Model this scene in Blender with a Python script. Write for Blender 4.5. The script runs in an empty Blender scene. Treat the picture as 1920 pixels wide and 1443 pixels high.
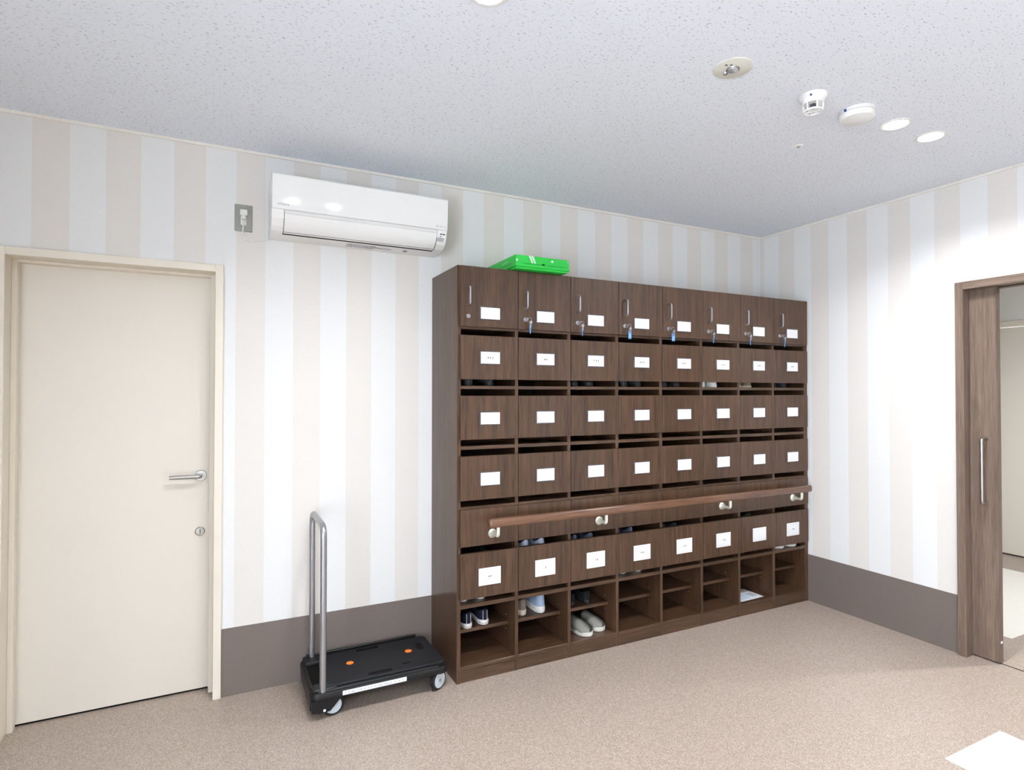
import bpy, bmesh, math, random
from mathutils import Vector, Matrix
random.seed(7)
S = bpy.context.scene
COL = S.collection
PI = math.pi

# ------------------------------------------------------------------ camera, world, exposure
F_PX, YAW, PITCH, ROLL, CAM_D, CAM_H = 1089.75, 0.4647, 0.0137, 0.0003, 3.0498, 1.42
cam = bpy.data.cameras.new('camera'); cam_o = bpy.data.objects.new('camera', cam); COL.objects.link(cam_o)
cam.sensor_fit = 'HORIZONTAL'; cam.sensor_width = 36.0; cam.lens = 36.0 * F_PX / 1920.0
cam.clip_start = 0.05
_fw = Vector((math.sin(YAW)*math.cos(PITCH), math.cos(YAW)*math.cos(PITCH), math.sin(PITCH)))
_r = Vector((math.cos(YAW), -math.sin(YAW), 0)); _u = _r.cross(_fw)
_r2 = _r*math.cos(ROLL) + _u*math.sin(ROLL); _u2 = -_r*math.sin(ROLL) + _u*math.cos(ROLL)
_m = Matrix((_r2, _u2, -_fw)).transposed().to_4x4(); _m.translation = (0, -CAM_D, CAM_H)
cam_o.matrix_world = _m
S.camera = cam_o

SKY_STRENGTH = 25.0
world = bpy.data.worlds.new('sky'); S.world = world; world.use_nodes = True
bg = world.node_tree.nodes['Background']
bg.inputs[0].default_value = (0.80, 0.89, 1.0, 1); bg.inputs[1].default_value = SKY_STRENGTH

S.view_settings.view_transform = 'Standard'; S.view_settings.look = 'None'
S.view_settings.gamma = 1.0; S.view_settings.use_curve_mapping = False
S.view_settings.exposure = -0.08

LAMP_W = 15.0                   # watts of each downlight
LAMP_COL = (0.93, 0.965, 1.0)

# ------------------------------------------------------------------ measures (metres)
XR, H = 3.614, 2.5817           # right wall, ceiling
XL, YF = -1.70, -5.60           # left wall, wall behind the camera
CX0, CX1, CY, CH = 1.036, 3.602, -0.381, 2.05   # shoe cabinet
PITCHC = (CX1 - CX0 - 0.02) / 8.0
DY = CY - 0.020                 # front plane of doors

# ------------------------------------------------------------------ materials
def lin(c):
    return tuple((v/255.0/12.92 if v/255.0 <= 0.04045 else ((v/255.0+0.055)/1.055)**2.4) for v in c) + (1,)
MATS = {}
def mat(name, rgb, rough=0.5, metal=0.0, spec=0.5, emit=None, estr=0.0):
    m = bpy.data.materials.new(name); m.use_nodes = True
    b = m.node_tree.nodes['Principled BSDF']
    b.inputs['Base Color'].default_value = lin(rgb)
    b.inputs['Roughness'].default_value = rough; b.inputs['Metallic'].default_value = metal
    b.inputs['Specular IOR Level'].default_value = spec
    if emit:
        b.inputs['Emission Color'].default_value = lin(emit); b.inputs['Emission Strength'].default_value = estr
    MATS[name] = m
    return m
def nodes(m):
    nt = m.node_tree
    return nt, nt.nodes['Principled BSDF'], (lambda t: nt.nodes.new(t)), nt.links.new
def speckle(m, rgb_a, rgb_b, scale, lo=0.4, hi=0.6, bump=0.0, stretch=(1, 1, 1), detail=3.0, bdist=0.001):
    nt, b, N, L = nodes(m)
    tc = N('ShaderNodeTexCoord'); mp = N('ShaderNodeMapping'); mp.inputs['Scale'].default_value = stretch
    nz = N('ShaderNodeTexNoise'); nz.inputs['Scale'].default_value = scale; nz.inputs['Detail'].default_value = detail
    cr = N('ShaderNodeValToRGB')
    cr.color_ramp.elements[0].position = lo; cr.color_ramp.elements[0].color = lin(rgb_a)
    cr.color_ramp.elements[1].position = hi; cr.color_ramp.elements[1].color = lin(rgb_b)
    L(tc.outputs['Object'], mp.inputs[0]); L(mp.outputs[0], nz.inputs['Vector']); L(nz.outputs[0], cr.inputs[0])
    L(cr.outputs[0], b.inputs['Base Color'])
    if bump:
        bp = N('ShaderNodeBump'); bp.inputs['Strength'].default_value = bump; bp.inputs['Distance'].default_value = bdist
        L(nz.outputs[0], bp.inputs['Height']); L(bp.outputs[0], b.inputs['Normal'])
    return m
def wood(name, dark, light, rough=0.45, axis='Z', spec=0.4):
    m = mat(name, light, rough, spec=spec)
    nt, b, N, L = nodes(m)
    tc = N('ShaderNodeTexCoord'); oi = N('ShaderNodeObjectInfo')
    ad = N('ShaderNodeVectorMath'); ad.operation = 'ADD'
    ml = N('ShaderNodeVectorMath'); ml.operation = 'SCALE'; ml.inputs[3].default_value = 23.0
    cv = N('ShaderNodeCombineXYZ')
    for i in range(3): L(oi.outputs['Random'], cv.inputs[i])
    L(cv.outputs[0], ml.inputs[0]); L(tc.outputs['Object'], ad.inputs[0]); L(ml.outputs[0], ad.inputs[1])
    mp = N('ShaderNodeMapping')
    mp.inputs['Scale'].default_value = {'Z': (1, 1, 0.035), 'X': (0.035, 1, 1), 'Y': (1, 0.035, 1)}[axis]
    L(ad.outputs[0], mp.inputs[0])
    n1 = N('ShaderNodeTexNoise'); n1.inputs['Scale'].default_value = 38.0; n1.inputs['Detail'].default_value = 5.0; n1.inputs['Distortion'].default_value = 0.6
    n2 = N('ShaderNodeTexNoise'); n2.inputs['Scale'].default_value = 240.0; n2.inputs['Detail'].default_value = 2.0
    L(mp.outputs[0], n1.inputs['Vector']); L(mp.outputs[0], n2.inputs['Vector'])
    mx = N('ShaderNodeMath'); mx.operation = 'MULTIPLY_ADD'; mx.inputs[1].default_value = 0.55
    L(n2.outputs[0], mx.inputs[0])
    m3 = N('ShaderNodeMath'); m3.operation = 'MULTIPLY'; m3.inputs[1].default_value = 0.5
    L(n1.outputs[0], m3.inputs[0]); L(m3.outputs[0], mx.inputs[2])
    cr = N('ShaderNodeValToRGB')
    cr.color_ramp.elements[0].position = 0.38; cr.color_ramp.elements[0].color = lin(dark)
    cr.color_ramp.elements[1].position = 0.68; cr.color_ramp.elements[1].color = lin(light)
    L(mx.outputs[0], cr.inputs[0]); L(cr.outputs[0], b.inputs['Base Color'])
    bp = N('ShaderNodeBump'); bp.inputs['Strength'].default_value = 0.12; bp.inputs['Distance'].default_value = 0.0006
    L(n2.outputs[0], bp.inputs['Height']); L(bp.outputs[0], b.inputs['Normal'])
    return m
def wallpaper(name, axis, phase, c_white, c_beige):
    m = mat(name, c_white, 0.85, spec=0.2)
    nt, b, N, L = nodes(m)
    tc = N('ShaderNodeTexCoord'); sx = N('ShaderNodeSeparateXYZ'); L(tc.outputs['Object'], sx.inputs[0])
    def mth(op, a, v):
        n = N('ShaderNodeMath'); n.operation = op
        if hasattr(a, 'links'): L(a, n.inputs[0])
        else: n.inputs[0].default_value = a
        if hasattr(v, 'links'): L(v, n.inputs[1])
        else: n.inputs[1].default_value = v
        return n.outputs[0]
    a = mth('SUBTRACT', sx.outputs[axis], phase); a = mth('DIVIDE', a, 0.257); a = mth('FRACT', a, 0.0)
    lt = mth('LESS_THAN', a, 0.5)
    mix = N('ShaderNodeMixRGB'); L(lt, mix.inputs[0]); mix.inputs[1].default_value = lin(c_white); mix.inputs[2].default_value = lin(c_beige)
    # woven thread relief and slight mottling
    mp = N('ShaderNodeMapping'); mp.inputs['Scale'].default_value = (420, 420, 60); L(tc.outputs['Object'], mp.inputs[0])
    nz = N('ShaderNodeTexNoise'); nz.inputs['Scale'].default_value = 1.0; nz.inputs['Detail'].default_value = 2.0; L(mp.outputs[0], nz.inputs['Vector'])
    hs = N('ShaderNodeMixRGB'); hs.blend_type = 'MULTIPLY'; hs.inputs[0].default_value = 0.10
    L(mix.outputs[0], hs.inputs[1]); L(nz.outputs[0], hs.inputs[2]); L(hs.outputs[0], b.inputs['Base Color'])
    bp = N('ShaderNodeBump'); bp.inputs['Strength'].default_value = 0.25; bp.inputs['Distance'].default_value = 0.0005
    L(nz.outputs[0], bp.inputs['Height']); L(bp.outputs[0], b.inputs['Normal'])
    return m

W_WHITE, W_BEIGE = (232, 232, 231), (227, 222, 216)
wallpaper('paper_back', 0, -0.7095, W_WHITE, W_BEIGE)
wallpaper('paper_right', 1, -0.0297, W_WHITE, W_BEIGE)
wallpaper('paper_left', 1, 0.0, W_WHITE, W_BEIGE)
mat('paper_plain', (226, 222, 214), 0.85, spec=0.2)
m = mat('ceiling_board', (225, 225, 228), 0.9, spec=0.15)
speckle(m, (182, 187, 196), (236, 242, 251), 170.0, 0.31, 0.40, 0.4, (0.45, 1, 1), 4.0, 0.001)
m = mat('floor_vinyl', (190, 170, 155), 0.38, spec=0.5)
nt, b, N, L = nodes(m)
tc = N('ShaderNodeTexCoord'); vo = N('ShaderNodeTexVoronoi'); vo.inputs['Scale'].default_value = 420.0
L(tc.outputs['Object'], vo.inputs['Vector'])
sp = N('ShaderNodeSeparateColor'); L(vo.outputs['Color'], sp.inputs[0])
cr = N('ShaderNodeValToRGB'); e = cr.color_ramp.elements
e[0].position = 0.0; e[0].color = lin((126, 110, 98)); e[1].position = 1.0; e[1].color = lin((200, 188, 177))
x = e.new(0.25); x.color = lin((152, 135, 122)); x = e.new(0.75); x.color = lin((171, 155, 142))
L(sp.outputs[0], cr.inputs[0]); L(cr.outputs[0], b.inputs['Base Color'])
speckle(mat('inlay_vinyl', (232, 228, 220), 0.5, spec=0.35), (226, 222, 213), (236, 233, 226), 300.0)
speckle(mat('band_vinyl', (112, 101, 95), 0.55, spec=0.35), (106, 96, 90), (118, 108, 102), 350.0, 0.35, 0.65, 0.1)
mat('trim_white', (232, 228, 220), 0.5)
mat('door_cream', (224, 217, 205), 0.45, spec=0.4)
mat('jamb_cream', (226, 217, 202), 0.45, spec=0.4)
mat('dark_gap', (22, 20, 19), 0.9, spec=0.1)
wood('cabinet_wood', (52, 36, 24), (90, 65, 47), 0.34, spec=0.45)
wood('cabinet_wood_h', (52, 36, 24), (90, 65, 47), 0.32, 'X', 0.5)
wood('shaded_backboard', (26, 18, 13), (38, 27, 20), 0.5)  # near-black back board, deep shade of the compartments put into its colour
wood('rail_wood', (84, 57, 42), (118, 84, 64), 0.22, 'X', 0.6)
wood('sliding_wood', (94, 78, 67), (130, 111, 98), 0.42)
wood('sliding_wood_h', (94, 78, 67), (130, 111, 98), 0.42, 'Y')
mat('side_laminate', (104, 88, 76), 0.4, spec=0.5)
mat('steel', (190, 190, 190), 0.3, 1.0)
mat('brushed_steel', (176, 174, 170), 0.38, 1.0)
mat('alu', (168, 169, 173), 0.36, 0.9)
mat('pearl_metal', (222, 222, 208), 0.35, 0.35)
mat('plastic_white', (240, 240, 238), 0.28, spec=0.5)
mat('panel_white', (240, 240, 238), 0.07, spec=0.5)
mat('plastic_white_dull', (228, 228, 226), 0.45)
mat('card_white', (224, 225, 229), 0.6)
mat('ink', (60, 58, 66), 0.7)
mat('ink_grey', (140, 140, 142), 0.7)
mat('ink_light', (180, 182, 184), 0.7)
mat('tag_blue', (78, 138, 205), 0.35)
mat('tag_paper', (112, 166, 220), 0.4)
mat('print_blue', (176, 206, 230), 0.5)
mat('crate_green', (28, 186, 62), 0.4)
mat('crate_groove', (16, 140, 44), 0.5)
speckle(mat('deck_black', (24, 24, 27), 0.6, spec=0.3), (17, 17, 20), (27, 27, 30), 500, 0.3, 0.7, 0.3)
mat('black_plastic', (17, 17, 19), 0.42, spec=0.35)
mat('rubber', (24, 24, 25), 0.8)
mat('wheel_grey', (186, 194, 200), 0.45)
mat('orange', (250, 126, 32), 0.5)
mat('plate_steel', (150, 150, 142), 0.32, 0.9)
mat('lamp_ring', (240, 240, 240), 0.4)
mat('lamp_glow', (255, 255, 255), 0.5, emit=(255, 255, 255), estr=40.0)
mat('emergency_face', (222, 221, 212), 0.45)
mat('lens', (205, 210, 212), 0.08, 0.6)
mat('dark_hole', (70, 74, 80), 0.6)
mat('blue_mark', (30, 60, 130), 0.5)
mat('tape', (215, 232, 218), 0.2)
# acrylic label holder, shadow outline of the clear plate put into the grey tint
m = bpy.data.materials.new('acrylic'); m.use_nodes = True; MATS['acrylic'] = m
nt, b, N, L = nodes(m); b.inputs['Base Color'].default_value = lin((112, 102, 106)); b.inputs['Roughness'].default_value = 0.15
tr = N('ShaderNodeBsdfTransparent'); mx = N('ShaderNodeMixShader'); mx.inputs[0].default_value = 0.55
L(tr.outputs[0], mx.inputs[1]); L(b.outputs[0], mx.inputs[2]); L(mx.outputs[0], nt.nodes['Material Output'].inputs[0])
# glass of the added entrance that lets daylight pass
m = bpy.data.materials.new('glass'); m.use_nodes = True; MATS['glass'] = m
nt, b, N, L = nodes(m); b.inputs['Base Color'].default_value = (0.9, 0.95, 0.95, 1); b.inputs['Roughness'].default_value = 0.03
tr = N('ShaderNodeBsdfTransparent'); mx = N('ShaderNodeMixShader'); mx.inputs[0].default_value = 0.08
L(tr.outputs[0], mx.inputs[1]); L(b.outputs[0], mx.inputs[2]); L(mx.outputs[0], nt.nodes['Material Output'].inputs[0])
def cloth(name, a, bcol, scale=900): return speckle(mat(name, a, 0.85, spec=0.2), a, bcol, scale, 0.35, 0.65, 0.3)

# ------------------------------------------------------------------ mesh helpers
def new(name, bm, m, parent=None, loc=(0, 0, 0), rot=(0, 0, 0), smooth=False):
    """bm may be a bmesh or an existing mesh (shared)"""
    if isinstance(bm, bpy.types.Mesh): me = bm
    else:
        bmesh.ops.recalc_face_normals(bm, faces=bm.faces[:])
        me = bpy.data.meshes.new(name); bm.to_mesh(me); bm.free()
        if smooth:
            for p in me.polygons: p.use_smooth = True
            me.set_sharp_from_angle(angle=math.radians(38))
        me.materials.append(MATS[m])
    o = bpy.data.objects.new(name, me); COL.objects.link(o)
    o.location = loc; o.rotation_euler = rot
    if parent: o.parent = parent
    return o
def tag(o, label=None, cat=None, group=None, kind=None):
    if label: o['label'] = label
    if cat: o['category'] = cat
    if group: o['group'] = group
    if kind: o['kind'] = kind
    return o
def thing(name, label, cat, loc=(0, 0, 0), rot=(0, 0, 0), group=None, kind=None):
    o = bpy.data.objects.new(name, None); COL.objects.link(o); o.location = loc; o.rotation_euler = rot
    o.empty_display_size = 0.05
    return tag(o, label, cat, group, kind)
def B(): return bmesh.new()
def box(bm, x0, x1, y0, y1, z0, z1, bev=0.0, seg=1):
    r = bmesh.ops.create_cube(bm, size=1.0)
    vs = r['verts']
    for v in vs:
        v.co = Vector(((x0+x1)/2 + v.co.x*(x1-x0), (y0+y1)/2 + v.co.y*(y1-y0), (z0+z1)/2 + v.co.z*(z1-z0)))
    if bev:
        es = list({e for v in vs for e in v.link_edges})
        bmesh.ops.bevel(bm, geom=es, offset=bev, segments=seg, affect='EDGES', profile=0.5)
    return bm
def ring(bm, c, ax, r, n, ref=None):
    ax = Vector(ax).normalized()
    a = Vector(ref) if ref else (Vector((0, 0, 1)) if abs(ax.z) < 0.9 else Vector((1, 0, 0)))
    a = (a - ax*a.dot(ax)).normalized(); b = ax.cross(a)
    return [bm.verts.new(Vector(c) + a*(r*math.cos(2*PI*i/n)) + b*(r*math.sin(2*PI*i/n))) for i in range(n)]
def loft(bm, loops, closed=True):
    for A, C in zip(loops[:-1], loops[1:]):
        n = len(A)
        for i in range(n if closed else n-1):
            j = (i+1) % n
            try: bm.faces.new((A[i], A[j], C[j], C[i]))
            except ValueError: pass
def cap(bm, loop):
    try: bm.faces.new(loop)
    except ValueError: pass
def lathe(bm, c, ax, prof, n=24):
    """prof: list of (distance along ax, radius)"""
    ax = Vector(ax).normalized(); loops = [ring(bm, Vector(c)+ax*d, ax, r, n) for d, r in prof]
    loft(bm, loops); cap(bm, loops[0]); cap(bm, loops[-1]); return bm
def tube(bm, pts, r, n=12):
    pts = [Vector(p) for p in pts]; loops = []; ref = None
    for i, p in enumerate(pts):
        d = (pts[min(i+1, len(pts)-1)] - pts[max(i-1, 0)]).normalized()
        if ref is None: ref = Vector((0, 0, 1)) if abs(d.z) < 0.9 else Vector((1, 0, 0))
        ref = (ref - d*ref.dot(d)).normalized()
        loops.append(ring(bm, p, d, r, n, ref))
    loft(bm, loops); cap(bm, loops[0]); cap(bm, loops[-1]); return bm
def fillet(pts, rad, n=6):
    pts = [Vector(p) for p in pts]; out = [pts[0]]
    for a, b, c in zip(pts[:-2], pts[1:-1], pts[2:]):
        u = (a-b).normalized(); v = (c-b).normalized()
        p0 = b+u*rad; p1 = b+v*rad
        for i in range(n+1):
            t = i/n; out.append(p0*(1-t)**2 + b*2*t*(1-t) + p1*t*t)
    out.append(pts[-1]); return out
def extrude_x(bm, prof, x0, x1):
    """prof: closed list of (y,z)"""
    A = [bm.verts.new((x0, y, z)) for y, z in prof]; C = [bm.verts.new((x1, y, z)) for y, z in prof]
    loft(bm, [A, C]); cap(bm, A); cap(bm, C); return bm
def text_mesh(s, size, depth=0.0004):
    cu = bpy.data.curves.new('txt', 'FONT'); cu.body = s; cu.size = size; cu.extrude = depth
    cu.resolution_u = 3
    o = bpy.data.objects.new('txt', cu); COL.objects.link(o)
    dg = bpy.context.evaluated_depsgraph_get()
    me = bpy.data.meshes.new_from_object(o.evaluated_get(dg))
    bpy.data.objects.remove(o); bpy.data.curves.remove(cu)
    return me

# ------------------------------------------------------------------ the room shell
def wall_with_holes(plane, a0, a1, z0, z1, d0, d1, holes):
    """plane 'Y': spans X, thickness in Y d0..d1; plane 'X': spans Y. holes: (a0,a1,z0,z1)"""
    bm = B(); xs = sorted({a0, a1, *[h[0] for h in holes], *[h[1] for h in holes]})
    for u0, u1 in zip(xs[:-1], xs[1:]):
        zs = [(z0, z1)]
        for h in holes:
            if h[0] <= u0 and h[1] >= u1:
                zs = [s for p in zs for s in ((p[0], min(p[1], h[2])), (max(p[0], h[3]), p[1])) if s[1]-s[0] > 1e-4]
        for q0, q1 in zs:
            if plane == 'Y': box(bm, u0, u1, d0, d1, q0, q1)
            else: box(bm, d0, d1, u0, u1, q0, q1)
    return bm
D_X0, D_X1, D_Z = -0.79, -0.025, 1.985     # left door opening (inside of the lining)
CAS = 0.034
wb = new('wall_back', wall_with_holes('Y', XL-0.15, XR+0.14, 0, H, 0.0, 0.16, [(D_X0-0.03, D_X1+0.03, 0, D_Z+0.03)]), 'paper_back')
tag(wb, 'back wall in cream and white vertical striped wallpaper behind the cabinet', 'wall', kind='structure')
R_Y0, R_Y1, R_Z = -2.42, -1.297, 2.02      # sliding door opening incl. frame
wr = new('wall_right', wall_with_holes('X', YF-0.15, 0.0, 0, H, XR, XR+0.038, [(R_Y0, R_Y1, 0, R_Z)]), 'paper_right')
tag(wr, 'right wall in bright white striped wallpaper beside the sliding door', 'wall', kind='structure')
skin = new('corridor_face', wall_with_holes('X', YF-0.15, 0.0, 0, H, XR+0.100, XR+0.135, [(R_Y0, R_Y1, 0, R_Z)]), 'paper_plain', wr)
G_Y0, G_Y1, G_Z = -5.45, -3.3, 2.25
wl = new('wall_left', wall_with_holes('X', YF-0.15, 0.0, 0, H, XL-0.15, XL, [(G_Y0, G_Y1, 0, G_Z)]), 'paper_left')
tag(wl, 'left wall outside the picture with the added glazed entrance', 'wall', kind='structure')
wf = new('wall_front', wall_with_holes('Y', XL-0.15, XR+0.14, 0, H, YF-0.15, YF, []), 'paper_plain')
tag(wf, 'plain wall behind the camera', 'wall', kind='structure')
fl = new('floor', box(B(), XL-0.15, 6.45, YF-0.15, 1.2, -0.1, 0), 'floor_vinyl')
tag(fl, 'beige speckled vinyl floor', 'floor', kind='structure')
t = new('tile', box(B(), 2.525, 2.938, -2.18, -1.767, -0.004, 0.0012), 'inlay_vinyl', fl)
t['label'] = 'white square inlay in the floor of the entrance room'
t = new('tile', box(B(), 4.10, 5.684, -1.323, -0.20, -0.004, 0.0012), 'inlay_vinyl', fl)
t['label'] = 'cream inlay in the corridor floor'
ce = new('ceiling', box(B(), XL-0.15, XR+0.14, YF-0.15, 0.16, H, H+0.12), 'ceiling_board')
tag(ce, 'white mineral board ceiling with fine dark flecks', 'ceiling', kind='structure')
# grey vinyl band at the foot of the walls
bb = new('baseboard_back', box(B(), D_X1+CAS+0.001, CX0+0.3, -0.003, 0.0, 0, 0.316), 'band_vinyl')
tag(bb, 'grey brown vinyl band at the foot of the back wall', 'baseboard', kind='structure')
bb = new('baseboard_right', box(B(), XR-0.003, XR, R_Y1+0.001, -0.004, 0, 0.316), 'band_vinyl')
tag(bb, 'grey vinyl band at the foot of the right wall', 'baseboard', kind='structure')
bb = new('baseboard_left', box(B(), XL, XL+0.003, G_Y1, -0.0, 0, 0.316), 'band_vinyl')
tag(bb, 'grey vinyl band at the foot of the left wall', 'baseboard', kind='structure')
# thin ceiling trims
tag(new('trim_1', box(B(), XL, XR, -0.008, 0.0, H-0.013, H), 'trim_white'), 'thin white trim between back wall and ceiling', 'trim', kind='structure')
tag(new('trim_2', box(B(), XR-0.008, XR, YF, -0.008, H-0.013, H), 'trim_white'), 'thin white trim between right wall and ceiling', 'trim', kind='structure')

# corridor beyond the sliding door
cw = 6.14
C_DY0, C_DY1, C_DZ = -0.95, -0.10, 2.0
wc = new('wall_corridor', wall_with_holes('X', -4.2, 1.2, 0, 2.5, cw, cw+0.16, [(C_DY0-0.03, C_DY1+0.03, 0, C_DZ+0.03)]), 'paper_plain')
tag(wc, 'pale wall at the far side of the corridor behind the sliding door', 'wall', kind='structure')
tag(new('wall_corridor_end', box(B(), XR+0.14, cw+0.16, 0.02, 0.17, 0, 2.5), 'paper_plain'), 'end wall of the corridor hidden behind the sliding door', 'wall', kind='structure')
tag(new('wall_corridor_near', box(B(), XR+0.14, cw+0.16, -4.35, -4.2, 0, 2.5), 'paper_plain'), 'near end wall of the corridor outside the picture', 'wall', kind='structure')
tag(new('ceiling_corridor', box(B(), XR+0.136, cw+0.16, -4.35, 1.15, 2.5, 2.6), 'ceiling_board'), 'ceiling of the corridor behind the sliding door', 'ceiling', kind='structure')
d3 = thing('door_3', 'cream door across the corridor seen through the sliding doorway', 'door', (cw, 0, 0), kind='structure')
bm = box(B(), -0.02, 0.10, C_DY1, C_DY1+0.045, 0, C_DZ+0.045, 0.002)
new('jamb', bm, 'jamb_cream', d3)
new('jamb', box(B(), -0.02, 0.10, C_DY0-0.045, C_DY0, 0, C_DZ+0.045, 0.002), 'jamb_cream', d3)
new('head', box(B(), -0.02, 0.10, C_DY0, C_DY1, C_DZ, C_DZ+0.045, 0.002), 'jamb_cream', d3)
new('door_leaf', box(B(), 0.055, 0.095, C_DY0+0.002, C_DY1-0.002, 0.012, C_DZ-0.003, 0.001), 'door_cream', d3)
new('threshold_gap', box(B(), 0.075, 0.098, C_DY0, C_DY1, 0.0005, 0.010), 'dark_gap', d3)

# ------------------------------------------------------------------ left door
d1 = thing('door_1', 'cream flush door with lever handle in the striped wall', 'door', (0, 0, 0), kind='structure')
def lined(parts, m, name):
    for p in parts: new(name, box(B(), *p, 0.0015), m, d1)
lined([(D_X0-CAS, D_X0, -0.015, 0.13, 0, D_Z+CAS), (D_X1, D_X1+CAS, -0.015, 0.13, 0, D_Z+CAS)], 'jamb_cream', 'jamb')
lined([(D_X0, D_X1, -0.015, 0.13, D_Z, D_Z+CAS)], 'jamb_cream', 'head')
lined([(D_X0, D_X0+0.020, 0.072, 0.112, 0.0, D_Z), (D_X1-0.0205, D_X1, 0.072, 0.112, 0.0, D_Z), (D_X0+0.020, D_X1-0.0205, 0.072, 0.112, D_Z-0.013, D_Z)], 'jamb_cream', 'stop')
leaf = new('door_leaf', box(B(), D_X0+0.003, D_X1-0.003, 0.12, 0.155, 0.010, D_Z-0.003, 0.001), 'door_cream', d1)
new('threshold_gap', box(B(), D_X0, D_X1, 0.128, 0.158, 0.0004, 0.0096), 'dark_gap', d1)
hx, hz = -0.083, 1.024
lv = new('lever_handle', lathe(B(), (hx, 0.12, hz), (0, -1, 0), [(0, 0.026), (0.007, 0.026), (0.009, 0.024), (0.0095, 0.011), (0.045, 0.010)], 28), 'steel', d1, smooth=True)
new('lever', tube(B(), fillet([(hx, 0.092, hz), (hx, 0.070, hz), (hx-0.128, 0.070, hz+0.002)], 0.012), 0.0095, 14), 'brushed_steel', lv, smooth=True)
ck = new('lock', lathe(B(), (-0.084, 0.12, 0.758), (0, -1, 0), [(0, 0.021), (0.006, 0.021), (0.008, 0.018), (0.012, 0.017), (0.0125, 0.0)], 24), 'brushed_steel', d1, smooth=True)
new('thumb_turn', box(B(), -0.0865, -0.0815, 0.098, 0.108, 0.747, 0.769, 0.001), 'plate_steel', ck)

# ------------------------------------------------------------------ sliding door on the right
d2 = thing('door_2', 'open brown wood sliding door with long bar handle in the right wall', 'door', (XR, -1.4, 0), kind='structure')
def R(name, x0, x1, y0, y1, z0, z1, m='sliding_wood', bev=0.0015, parent=None):
    return new(name, box(B(), x0-XR, x1-XR, y0+1.4, y1+1.4, z0, z1, bev), m, parent or d2)
R('jamb', 3.587, 3.645, -1.337, -1.297, 0, 2.022)
R('jamb', 3.587, 3.745, R_Y0, R_Y0+0.04, 0, 2.022)
R('head', 3.587, 3.645, R_Y0+0.04, -1.337, 1.980, 2.022, 'sliding_wood_h')
R('head', 3.703, 3.745, R_Y0+0.04, -1.337, 1.980, 2.022, 'sliding_wood_h')
R('track', 3.647, 3.701, R_Y0+0.04, -1.337, 1.985, 2.018, 'dark_gap', 0)
sl = R('door_leaf', 3.656, 3.696, -1.457, -0.45, 0.006, 1.983)
new('floor_rail', box(B(), 3.671-XR, 3.677-XR, R_Y0+1.44, 0.06, 0.0003, 0.0015), 'dark_gap', d2)
hb = [(3.656, -1.408, 1.176), (3.606, -1.408, 1.176), (3.606, -1.408, 0.836), (3.656, -1.408, 0.836)]
hb = [(a-XR, b+1.4, c) for a, b, c in hb]
new('bar_handle', tube(B(), fillet(hb, 0.018), 0.0085, 14), 'brushed_steel', sl, smooth=True)
new('latch_plate', box(B(), 3.668-XR, 3.684-XR, -1.459+1.4, -1.4565+1.4, 0.105, 0.117), 'plastic_white_dull', sl)

# ------------------------------------------------------------------ unseen glazed entrance added in the left wall to let daylight in
w1 = thing('added_window_1', 'added wide glazed entrance with metal frame outside the picture on the left, for daylight', 'window', (XL-0.08, (G_Y0+G_Y1)/2, 0), kind='structure')
gw = (G_Y1-G_Y0)/2
bm = B()
for (y0, y1, z0, z1) in [(-gw, gw, G_Z-0.06, G_Z), (-gw, gw, 0, 0.05)]: box(bm, -0.03, 0.03, y0, y1, z0, z1)
for i in range(5):
    yy = -gw + 0.03 + (2*gw-0.06)*i/4; box(bm, -0.03, 0.03, yy-0.03, yy+0.03, 0.05, G_Z-0.06)
new('frame', bm, 'alu', w1)
for i in range(4):
    yy = -gw + 0.06 + (2*gw-0.06)*i/4
    new('pane', box(B(), -0.004, 0.004, yy, yy+(2*gw-0.06)/4-0.06, 0.05, G_Z-0.06), 'glass', w1)

# ------------------------------------------------------------------ shoe cabinet
cab = thing('shoe_cabinet', 'tall dark brown wooden shoe cabinet with eight columns of labelled compartments', 'cabinet', (CX0, -0.003, 0))
OX, OY = CX0, -0.003
def cpart(name, bm_or_me, m, loc=(0, 0, 0), parent=None, smooth=False):
    return new(name, bm_or_me, m, parent or cab, loc, smooth=smooth)
fy = CY - OY                       # local front plane of body
colx = [0.01 + PITCHC*i for i in range(9)]      # local divider centres
new('side_panel', box(B(), 0.0, 0.02, fy, 0, 0, CH, 0.001), 'cabinet_wood', cab)
new('side_panel', box(B(), CX1-CX0-0.024, CX1-CX0+0.011, fy, 0, 0, CH, 0.001), 'cabinet_wood', cab)
edge = new('edge_strip', box(B(), 0.0, 0.0195, fy-0.001, fy, 0, CH, 0.0), 'cabinet_wood', cab)
new('top_panel', box(B(), 0.02, CX1-CX0-0.02, fy, 0, CH-0.02, CH, 0.001), 'cabinet_wood_h', cab)
new('back_panel', box(B(), 0.02, CX1-CX0-0.02, -0.006, 0, 0.02, CH-0.02), 'shaded_backboard', cab)
me = None
for i in range(1, 8):
    if me is None:
        o = cpart('divider', box(B(), -0.0095, 0.0095, fy, -0.006, 0, CH-0.02, 0.001), 'cabinet_wood', (colx[i], 0, 0)); me = o.data
    else: cpart('divider', me, None, (colx[i], 0, 0))
iw = PITCHC - 0.0192
shelf_me = kick_me = rs_me = pin_me = None
SHELVES = [(1.736, 1.754), (1.439, 1.455), (1.139, 1.157), (0.840, 0.858), (0.359, 0.379), (0.060, 0.078)]
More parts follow.
